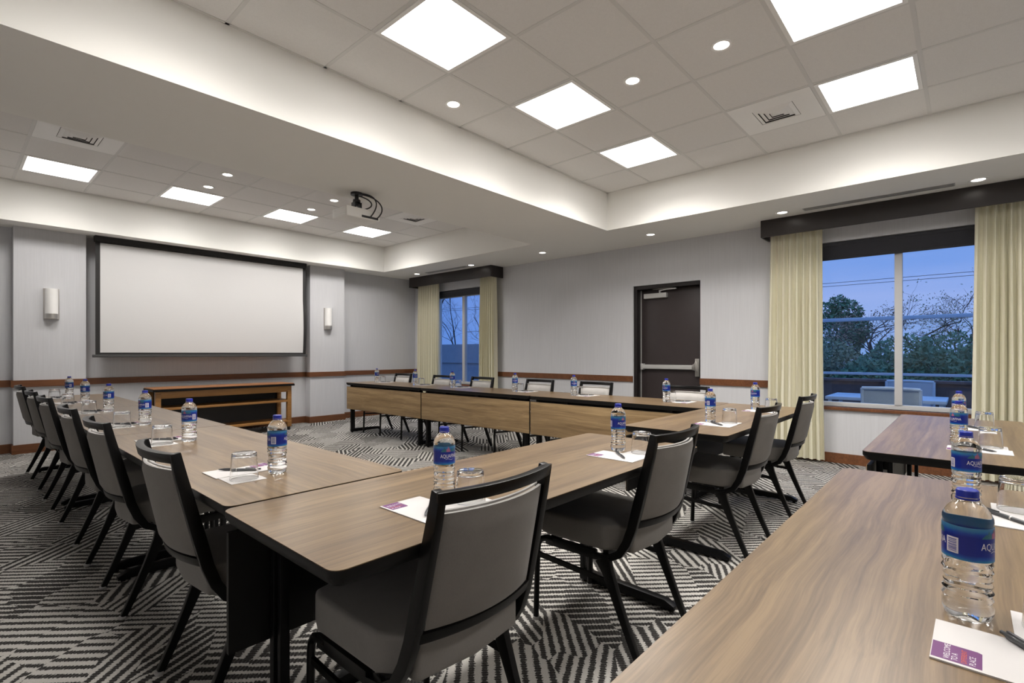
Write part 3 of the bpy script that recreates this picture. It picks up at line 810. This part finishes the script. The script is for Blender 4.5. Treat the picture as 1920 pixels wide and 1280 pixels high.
def make_bottle():
    t = thing('water_bottle')
    prof = [(.0, .004), (.020, .002), (.025, .0), (.0295, .004), (.0325, .013), (.033, .022)]
    for k in range(6):
        z = .028 + k * .0112
        prof += [(.0302 - .0012 * (k in (2, 3)), z), (.0328 - .0012 * (k in (2, 3)), z + .0056)]
    prof += [(.0318, .0955), (.0322, .098), (.0322, .156), (.0328, .158), (.0322, .164), (.029, .172), (.0235, .181), (.017, .188), (.0132, .192), (.0128, .1945), (.0, .1945)]
    def mod(a, z):
        if z < .02: return 1 + .035 * math.cos(5 * a) * (1 - z / .02)
        if z < .094: return 1 + .014 * math.sin(3 * a + z * 130)
        return 1
    body = obj('bottle', MB().lathe(prof, 36, mod=mod), M['water'], parent=t, merge=True)
    cp = MB().lathe([(.0, .2075), (.0128, .2075), (.0142, .2062), (.0145, .2045), (.0145, .1955), (.0, .1955)], 40, mod=lambda a, z: 1 + (.012 * math.cos(20 * a) if z < .2055 else 0))
    cp.lathe([(.0138, .1915), (.0152, .1915), (.0152, .1945), (.0138, .1945)], 28, close=True)
    obj('cap', cp, M['cap'], parent=t)
    r = .0329
    lb = obj('label', MB().lathe([(.0325, .0985), (r, .0985), (r, .152), (.0325, .152)], 48, close=True), M['label'], parent=t)
    def wrap(vs, z0, rr, a0=0.0): return [(rr * math.cos(a0 + x / r), rr * math.sin(a0 + x / r), z0 + v) for x, v, *_ in vs]
    vs, fs = text_mesh('AQUAFINA', .0135, 'CENTER')
    for a0 in (0, PI):
        let = MB(); mt = MB()
        let.add(wrap([(x * .82, v * 1.15, 0) for x, v, _ in vs], .1235, .03318, a0), fs)
        n = 10; w = [(-.012 + .024 * i / n, -.0085 + .0016 * math.sin(PI * i / n * 2)) for i in range(n + 1)]
        let.add(wrap(w + [(x, v - .0009) for x, v in w], .1235, .03318, a0), [(i, i + 1, n + 2 + i, n + 1 + i) for i in range(n)])
        for cx, hh, ww, mi in ((-.016, .013, .011, 0), (-.004, .017, .010, 1), (.008, .012, .010, 0), (.017, .015, .009, 0)):
            mt.cur = mi
            pts = [(cx - ww, 0), (cx - ww * .45, hh * .55), (cx - ww * .2, hh * .5), (cx, hh), (cx + ww * .3, hh * .6), (cx + ww * .5, hh * .5), (cx + ww, 0)]
            q = len(pts); mt.add(wrap(pts + [(x, 0) for x, _ in pts], .1365, .03312 + .00004 * mi, a0), [(i, i + 1, q + i + 1, q + i) for i in range(q - 1)])
        obj('lettering', let, M['print_white'], parent=lb, smooth=False)
        obj('mountain_print', mt, [M['teal'], M['pink']], parent=lb, smooth=False)
    bc = MB(); a0 = -R(112); n = 8
    w = [(-.0085 + .017 * i / n, .1075) for i in range(n + 1)]
    bc.add(wrap(w + [(x, .133) for x, _ in w], 0, .03318, a0), [(i, i + 1, n + 2 + i, n + 1 + i) for i in range(n)])
    bc.cur = 1; rnd = random.Random(3); z = .1095
    while z < .131:
        h = rnd.choice((.0006, .001, .0015)); w2 = [(-.0062 + .0124 * i / n, z) for i in range(n + 1)]
        bc.add(wrap(w2 + [(x, z + h) for x, _ in w2], 0, .03324, a0), [(i, i + 1, n + 2 + i, n + 1 + i) for i in range(n)]); z += h + rnd.choice((.0007, .0011))
    obj('barcode', bc, [M['print_white'], M['ink']], parent=lb, smooth=False)
    return t
PAD, PEN, GLS, BOT = make_pad(), make_pen(), make_glass(), make_bottle()
COA = obj('paper_coaster', MB().box(-.060, .060, -.0565, .0565, 0, .0012), M['paper'], smooth=False)
used = set()
def inst(src, key):
    if key not in used: used.add(key); return src
    return dup(src)
CAM = Vector((0, 0, 1.17))
TZ = .7402
def setting(cx, cy, rot, where, logo):
    Rm = Matrix.Rotation(rot, 3, 'Z')
    def W(x, y): v = Rm @ Vector((x, y, 0)); return cx + v.x, cy + v.y
    rj = lambda s: random.uniform(-s, s)
    o = inst(PAD, 'p'); x, y = W(0, 0); o.location = (x, y, TZ); o.rotation_euler[2] = rot + R(rj(1.0)); tag(o, 'white notepad with purple logo ' + where, 'notepad', 'notepads on the tables')
    o = inst(COA, 'c'); x, y = W(.1995, -.150); o.location = (x, y, TZ); o.rotation_euler[2] = rot; tag(o, 'square white paper coaster ' + where, 'coaster', 'paper coasters on the tables')
    o = inst(GLS, 'g'); x, y = W(.207, -.148); o.location = (x, y, TZ + .0013); o.rotation_euler[2] = rj(3); tag(o, 'upturned clear drinking glass ' + where, 'glass', 'upturned drinking glasses on the tables')
    o = inst(BOT, 'b'); bx, by = W(.195 + rj(.006), -.036 + rj(.006)); o.location = (bx, by, TZ); o.rotation_euler[2] = math.atan2(-by, -bx) + R(logo)
    tag(o, 'clear water bottle with blue label ' + where, 'bottle', 'water bottles on the tables')
    o = inst(PEN, 'n'); x, y = W(.027 + rj(.004), -.168 + rj(.004)); a = rot + R(44 + rj(5)); o.location = (x, y, TZ + .0082)
    # lie the pen down: its own z axis along the heading a, clip upwards
    ax = Vector((math.cos(a), math.sin(a), 0)); up = Vector((0, 0, 1))
    m = Matrix((up.cross(ax), up, ax)).transposed()
    o.rotation_euler = m.to_euler(); tag(o, 'dark ballpoint pen ' + where, 'pen', 'pens on the notepads')
for k, (y, lg) in enumerate(((6.68, 130), (5.88, 100), (4.90, 120), (3.875, 130), (3.045, 150), (2.05, 90))):
    setting(.825, y, -PI / 2, '%s from the screen, on the row away from windows' % ordinal(k), lg)
for k, (y, lg) in enumerate(((6.35, 40), (5.42, 20), (4.66, -30), (3.60, 0), (2.80, 10), (1.79, -30))):
    setting(4.225, y, PI / 2, '%s from the screen, on the window-side row' % ordinal(k), lg)
for x, y, w, lg in ((.805, 1.222, 'by the rounded table corner', 28), (1.792, 1.195, 'at the end of the table before the gap', 45),
                    (3.01, 1.24, 'on the cross table just past the gap', 90), (3.94, 1.25, 'on the cross table nearest the cream curtain'.replace('nearest', 'close to'), -30),
                    (.925, .04, 'at the very bottom edge, on the wide wooden tabletop', 78), (1.74, .044, 'second from the bottom edge on the wide wooden tabletop', 50),
                    (2.975, .07, 'on the bluish table, nearer the dark gap', -35), (3.80, .075, 'on the bluish table, close to the patio window', 60)):
    setting(x, y, 0, w, lg)

# ------------------------------------------------------------------ outside: terrace, railing, furniture, trees
PZ = -.12
struct(obj('floor_terrace', MB().box(XR + .2, 9.7, -8, 18, PZ - .1, PZ), M['patio'], smooth=False))
struct(obj('ground', MB().box(9.7, 120, -90, 130, PZ - .4, PZ - .25), M['soil'], smooth=False))
struct(obj('road', MB().box(15, 22, -90, 130, PZ - .249, PZ - .24), M['asphalt'], smooth=False))
struct(obj('wall_parapet', MB().box(9.42, 9.62, -8, 5, PZ, .74).box(9.38, 9.66, -8, 5, .74, .775), M['parapet'], smooth=False))
struct(obj('wall_terrace', MB().box(9.40, 9.65, 5.0, 18, PZ, 1.42).box(9.36, 9.40, 5.0, 18, .91, .94), M['plaster'], smooth=False))
t = thing('terrace_railing', (9.52, -1.6, .775)); tag(t, 'grey metal railing with glass panels beyond the terrace furniture', 'railing')
obj('top_rail', MB().box(-.03, .03, -6.5, 6.5, .90, .955), M['rail_alu'], parent=t, bevel=.01)
obj('bottom_rail', MB().box(-.02, .02, -6.5, 6.5, .06, .10), M['rail_alu'], parent=t, bevel=.006)
for k in range(6):
    y = -6.45 + k * 2.58
    obj('post', MB().box(-.025, .025, y - .025, y + .025, 0, .90), M['rail_alu'], parent=t)
    if k < 5: obj('glass_panel', MB().box(-.004, .004, y + .06, y + 2.52, .105, .895), M['fence_glass'], parent=t, smooth=False)
def patio_chair():
    t = thing('patio_chair')
    f = MB()
    for s in (-1, 1):
        f.tube([(s * .27, .25, 0), (s * .27, .25, .63), (s * .27, -.22, .64)], .018, 8)
        f.tube([(s * .27, -.26, 0), (s * .27, -.20, .42), (s * .27, -.28, .88)], .018, 8)
    f.tube([(-.27, -.28, .88), (0, -.31, .89), (.27, -.28, .88)], .02, 8).tube([(-.27, .24, .41), (.27, .24, .41)], .015, 8)
    obj('frame', f, M['patio_alu'], parent=t)
    obj('back_sling', MB().add([(-.255, -.205, .45), (.255, -.205, .45), (.255, -.28, .87), (-.255, -.28, .87), (-.255, -.197, .45), (.255, -.197, .45), (.255, -.272, .87), (-.255, -.272, .87)],
        [(0, 1, 2, 3), (7, 6, 5, 4), (0, 4, 5, 1), (3, 2, 6, 7), (0, 3, 7, 4), (1, 5, 6, 2)]), M['sling'], parent=t)
    obj('seat_sling', MB().box(-.255, .255, -.2, .25, .41, .42), M['sling'], parent=t)
    return t
pc = patio_chair()
for k, (x, y, rot, w) in enumerate(((7.52, .66, -PI / 2, 'just outside the patio window, its back to the glass'), (9.0, .62, PI / 2, 'beyond the terrace table, facing the window'),
                                    (8.25, 1.92, PI, 'at the terrace table end beside the door-side curtain'), (8.25, -.32, 0, 'at the terrace table end behind the bottles'))):
    o = pc if k == 0 else dup(pc)
    o.location = (x, y, PZ); o.rotation_euler[2] = rot; tag(o, 'pale metal patio chair ' + w, 'patio chair', 'patio chairs on the terrace')
t = thing('patio_table', (8.27, .80, PZ)); tag(t, 'pale square patio table on the terrace outside the window', 'patio table')
obj('tabletop', MB().box(-.42, .42, -.62, .62, .68, .72), M['patio_alu'], parent=t, bevel=.005)
for sx in (-1, 1):
    for sy in (-1, 1): obj('leg', MB().box(sx * .38 - .02, sx * .38 + .02, sy * .57 - .02, sy * .57 + .02, 0, .68), M['patio_alu'], parent=t)
GZ = PZ - .25
def leaves_mesh(rnd, blobs, n, size):
    b = MB(); tot = sum(r ** 2 for *_, r in blobs)
    for (bx, by, bz, br) in blobs:
        for _ in range(int(n * br ** 2 / tot)):
            while True:
                p = Vector((rnd.uniform(-1, 1), rnd.uniform(-1, 1), rnd.uniform(-1, 1)))
                if .1 < p.length < 1: break
            p = p.normalized() * (p.length ** .5) * br
            a = Vector((rnd.gauss(0, 1), rnd.gauss(0, 1), rnd.gauss(0, 1))).normalized(); c = a.orthogonal().normalized(); s = size * rnd.uniform(.6, 1.3)
            o = Vector((bx, by, bz)) + p
            b.add([o - a * s, o + c * s * .45, o + a * s, o - c * s * .45], [(0, 1, 2, 3)])
    return b
def branches(rnd, b, p, d, L, r, depth, tips):
    n = 4; pts = [p]; q = p.copy(); dd = d.copy()
    for i in range(n):
        dd = (dd + Vector((rnd.gauss(0, .16), rnd.gauss(0, .16), rnd.gauss(0.02, .10)))).normalized(); q = q + dd * L / n; pts.append(q.copy())
    b.tube(pts, lambda i: r * (1 - .45 * i / n), 5 if depth > 1 else 3)
    if depth == 0: tips.append(q); return
    for k in range(rnd.choice((3, 4) if depth > 1 else (3, 4))):
        at = pts[rnd.randint(2, n)]
        nd = (dd + Vector((rnd.gauss(0, .65), rnd.gauss(0, .65), rnd.gauss(.05, .45)))).normalized()
        branches(rnd, b, at, nd, L * rnd.uniform(.55, .8), r * .5, depth - 1, tips)
def bare_tree(x, y, h, lean, mat, nl, lab, seed, depth=4, r=.09):
    rnd = random.Random(seed); t = thing('bare_tree', (x, y, GZ)); tag(t, lab, 'tree', 'trees beyond the terrace')
    b = MB(); tips = []
    branches(rnd, b, Vector((0, 0, 0)), Vector((lean[0], lean[1], 1)).normalized(), h * .36, r, depth, tips)
    obj('trunk', b, M['bark'], parent=t)
    if nl:
        lf = MB()
        for _ in range(nl):
            o = rnd.choice(tips) + Vector((rnd.gauss(0, .16), rnd.gauss(0, .16), rnd.gauss(0, .12)))
            a = Vector((rnd.gauss(0, 1), rnd.gauss(0, 1), rnd.gauss(0, 1))).normalized(); c = a.orthogonal().normalized(); s = rnd.uniform(.03, .07)
            lf.add([o - a * s, o + c * s * .5, o + a * s, o - c * s * .5], [(0, 1, 2, 3)])
        obj('foliage', lf, mat, parent=t, smooth=False)
def leafy(name, x, y, blobs, n, size, mat, lab, cat, seed, trunk):
    rnd = random.Random(seed); t = thing(name, (x, y, GZ)); tag(t, lab, cat, 'trees beyond the terrace')
    obj('foliage', leaves_mesh(rnd, blobs, n, size), mat, parent=t, smooth=False)
    b = MB(); b.tube([(0, 0, 0), (.05, .05, trunk * .5), (0, 0, trunk)], lambda i: .12 - .03 * i, 7)
    for bx, by, bz, br in blobs: b.tube([(0, 0, trunk * .5), (bx * .6, by * .6, (trunk + bz) / 2), (bx, by, bz)], lambda i: .05 - .015 * i, 5)
    obj('trunk', b, M['bark'], parent=t)
leafy('evergreen_tree', 30.5, 5.05, [(0, 0, 2.4, 1.3), (0, .6, 3.5, .75), (0, -.5, 3.6, .7), (.1, -.1, 4.1, .45), (0, -.9, 2.7, .7)], 5200, .10, M['leaf_green'], 'dark evergreen tree seen beside the door-side curtain through the patio window', 'tree', 11, 2.4)
bare_tree(27, 2.75, 5.6, (0, .05), M['leaf_rust'], 900, 'thin bare tree with rust leaves behind the window mullion', 21)
bare_tree(34, 1.8, 6.8, (0, -.05), M['leaf_olive'], 700, 'thin bare tree in the pane closer to the bottles', 22)
bare_tree(41, .3, 8.0, (0, .1), M['leaf_rust'], 1400, 'rust-leaved tree against the curtain cut by the picture edge', 23)
for k, (y, hh, mt, w) in enumerate(((6.0, 1.5, 'leaf_green', 'low dark bush half hidden by the door-side curtain'), (4.2, 1.35, 'leaf_olive', 'low olive bush under the evergreen tree'), (2.9, 1.25, 'leaf_green', 'low dark bush behind the window mullion'),
                                    (1.7, 1.6, 'leaf_green', 'tall dark bush behind the terrace table'), (.4, 1.5, 'leaf_green', 'tall dark bush behind the water bottles'), (-.9, 1.3, 'leaf_olive', 'olive bush hidden mostly by the curtain at the picture edge'))):
    bx = (20, 23.2, 16.5, 20, 23.2, 26.4)[k]; hh *= bx / 23
    leafy('garden_bush', bx, y * bx / 24, [(0, 0, hh * .75, hh * .8), (0, .45 * hh, hh * .6, hh * .6), (0, -.45 * hh, hh * .65, hh * .6)], 3600, .085, M[mt], w, 'bush', 40 + k, hh * .6)
bare_tree(14.5, 17.9, 9.0, (.06, -.10), None, 0, 'tall bare tree filling the window beside the screen wall', 35, 6, .085)
bare_tree(20.0, 22.3, 8.2, (.0, -.02), None, 0, 'slim bare tree rising behind the grey terrace wall', 52, 6, .06)
bare_tree(36.0, 35.5, 11.0, (-.05, .06), None, 0, 'second bare tree behind the first, seen by the corner window mullion', 33, 5, .09)
rnd = random.Random(77)
t = thing('garden_hedge', (36, 43, GZ)); tag(t, 'long dark hedge along the horizon in the window beside the screen wall', 'hedge')
hb = [(rnd.uniform(-.4, .4) - k * .55, k * .62 - 5.5, .95, 1.15) for k in range(18)]
obj('foliage', leaves_mesh(rnd, hb, 9000, .13), M['leaf_green'], parent=t, smooth=False)
obj('core', MB().tube([(-x, y, .8) for x, y in ((0 - 0, -5.5), (4.7, 0), (9.4, 5.1))], .8, 8), M['leaf_green'], parent=t)
t = thing('street_power_line', (30, 5, 4.6)); tag(t, 'pair of thin power lines crossing the sky above the trees', 'cable')
for dz in (0, .16): obj('wire', MB().tube([(0, -40, .5 + dz), (0, -15, .02 + dz), (0, 0, -.02 + dz), (0, 15, .08 + dz), (0, 40, .6 + dz)], .012, 5), M['black_plastic'], parent=t)

# ------------------------------------------------------------------ sky, camera, view
w = bpy.data.worlds.new('dusk_sky'); sc.world = w; w.use_nodes = True
nt_ = w.node_tree; nt_.nodes.clear()
wo = nt_.nodes.new('ShaderNodeOutputWorld'); bg = nt_.nodes.new('ShaderNodeBackground'); tc = nt_.nodes.new('ShaderNodeTexCoord')
sp = nt_.nodes.new('ShaderNodeSeparateXYZ'); nt_.links.new(tc.outputs['Generated'], sp.inputs[0])
nz = nt_.nodes.new('ShaderNodeTexNoise'); nz.inputs['Scale'].default_value = 2.2; nz.inputs['Detail'].default_value = 4
mpn = nt_.nodes.new('ShaderNodeMapping'); mpn.inputs['Scale'].default_value = (1, 1, 9); nt_.links.new(tc.outputs['Generated'], mpn.inputs[0]); nt_.links.new(mpn.outputs[0], nz.inputs['Vector'])
mth = nt_.nodes.new('ShaderNodeMath'); mth.operation = 'MULTIPLY_ADD'; nt_.links.new(nz.outputs[0], mth.inputs[0]); mth.inputs[1].default_value = .12; nt_.links.new(sp.outputs[2], mth.inputs[2])
rp = nt_.nodes.new('ShaderNodeValToRGB'); nt_.links.new(mth.outputs[0], rp.inputs[0])
el = rp.color_ramp.elements
while len(el) < 5: el.new(.5)
for e_, (p_, c_) in zip(el, ((0.0, (.08, .10, .2)), (.05, (.28, .42, .82)), (.14, (.36, .46, .86)), (.26, (.15, .32, .80)), (.7, (.30, .60, 1.45)))):
    e_.position = p_; e_.color = (*c_, 1)
mr_ = nt_.nodes.new('ShaderNodeMapRange'); nt_.links.new(sp.outputs[1], mr_.inputs[0]); mr_.inputs[1].default_value = .25; mr_.inputs[2].default_value = .75
mx_ = nt_.nodes.new('ShaderNodeMix'); mx_.data_type = 'RGBA'; mx_.blend_type = 'MULTIPLY'; nt_.links.new(mr_.outputs[0], mx_.inputs[0]); nt_.links.new(rp.outputs[0], mx_.inputs[6]); mx_.inputs[7].default_value = (.46, .66, .90, 1)
nt_.links.new(mx_.outputs[2], bg.inputs[0]); bg.inputs[1].default_value = 0.75
nt_.links.new(bg.outputs[0], wo.inputs[0])

cam = bpy.data.cameras.new('camera'); cam.sensor_width = 36; cam.lens = 950 / 1920 * 36
cam.shift_x = -2 / 1920; cam.shift_y = 22.3 / 1920; cam.clip_start = .02; cam.clip_end = 400
co = bpy.data.objects.new('camera', cam); COL.objects.link(co)
co.location = (0, 0, 1.17); co.rotation_euler = (PI / 2, 0, -R(48.12)); sc.camera = co
sc.view_settings.view_transform = 'Standard'; sc.view_settings.look = 'None'
sc.view_settings.exposure = 0.50; sc.view_settings.gamma = 1; sc.view_settings.use_curve_mapping = False
cy = sc.cycles
cy.use_denoising = True; cy.denoiser = 'OPENIMAGEDENOISE'
cy.max_bounces = 12; cy.diffuse_bounces = 5; cy.glossy_bounces = 4; cy.transmission_bounces = 10; cy.transparent_max_bounces = 12
cy.sample_clamp_indirect = 6.0; cy.blur_glossy = 0.5
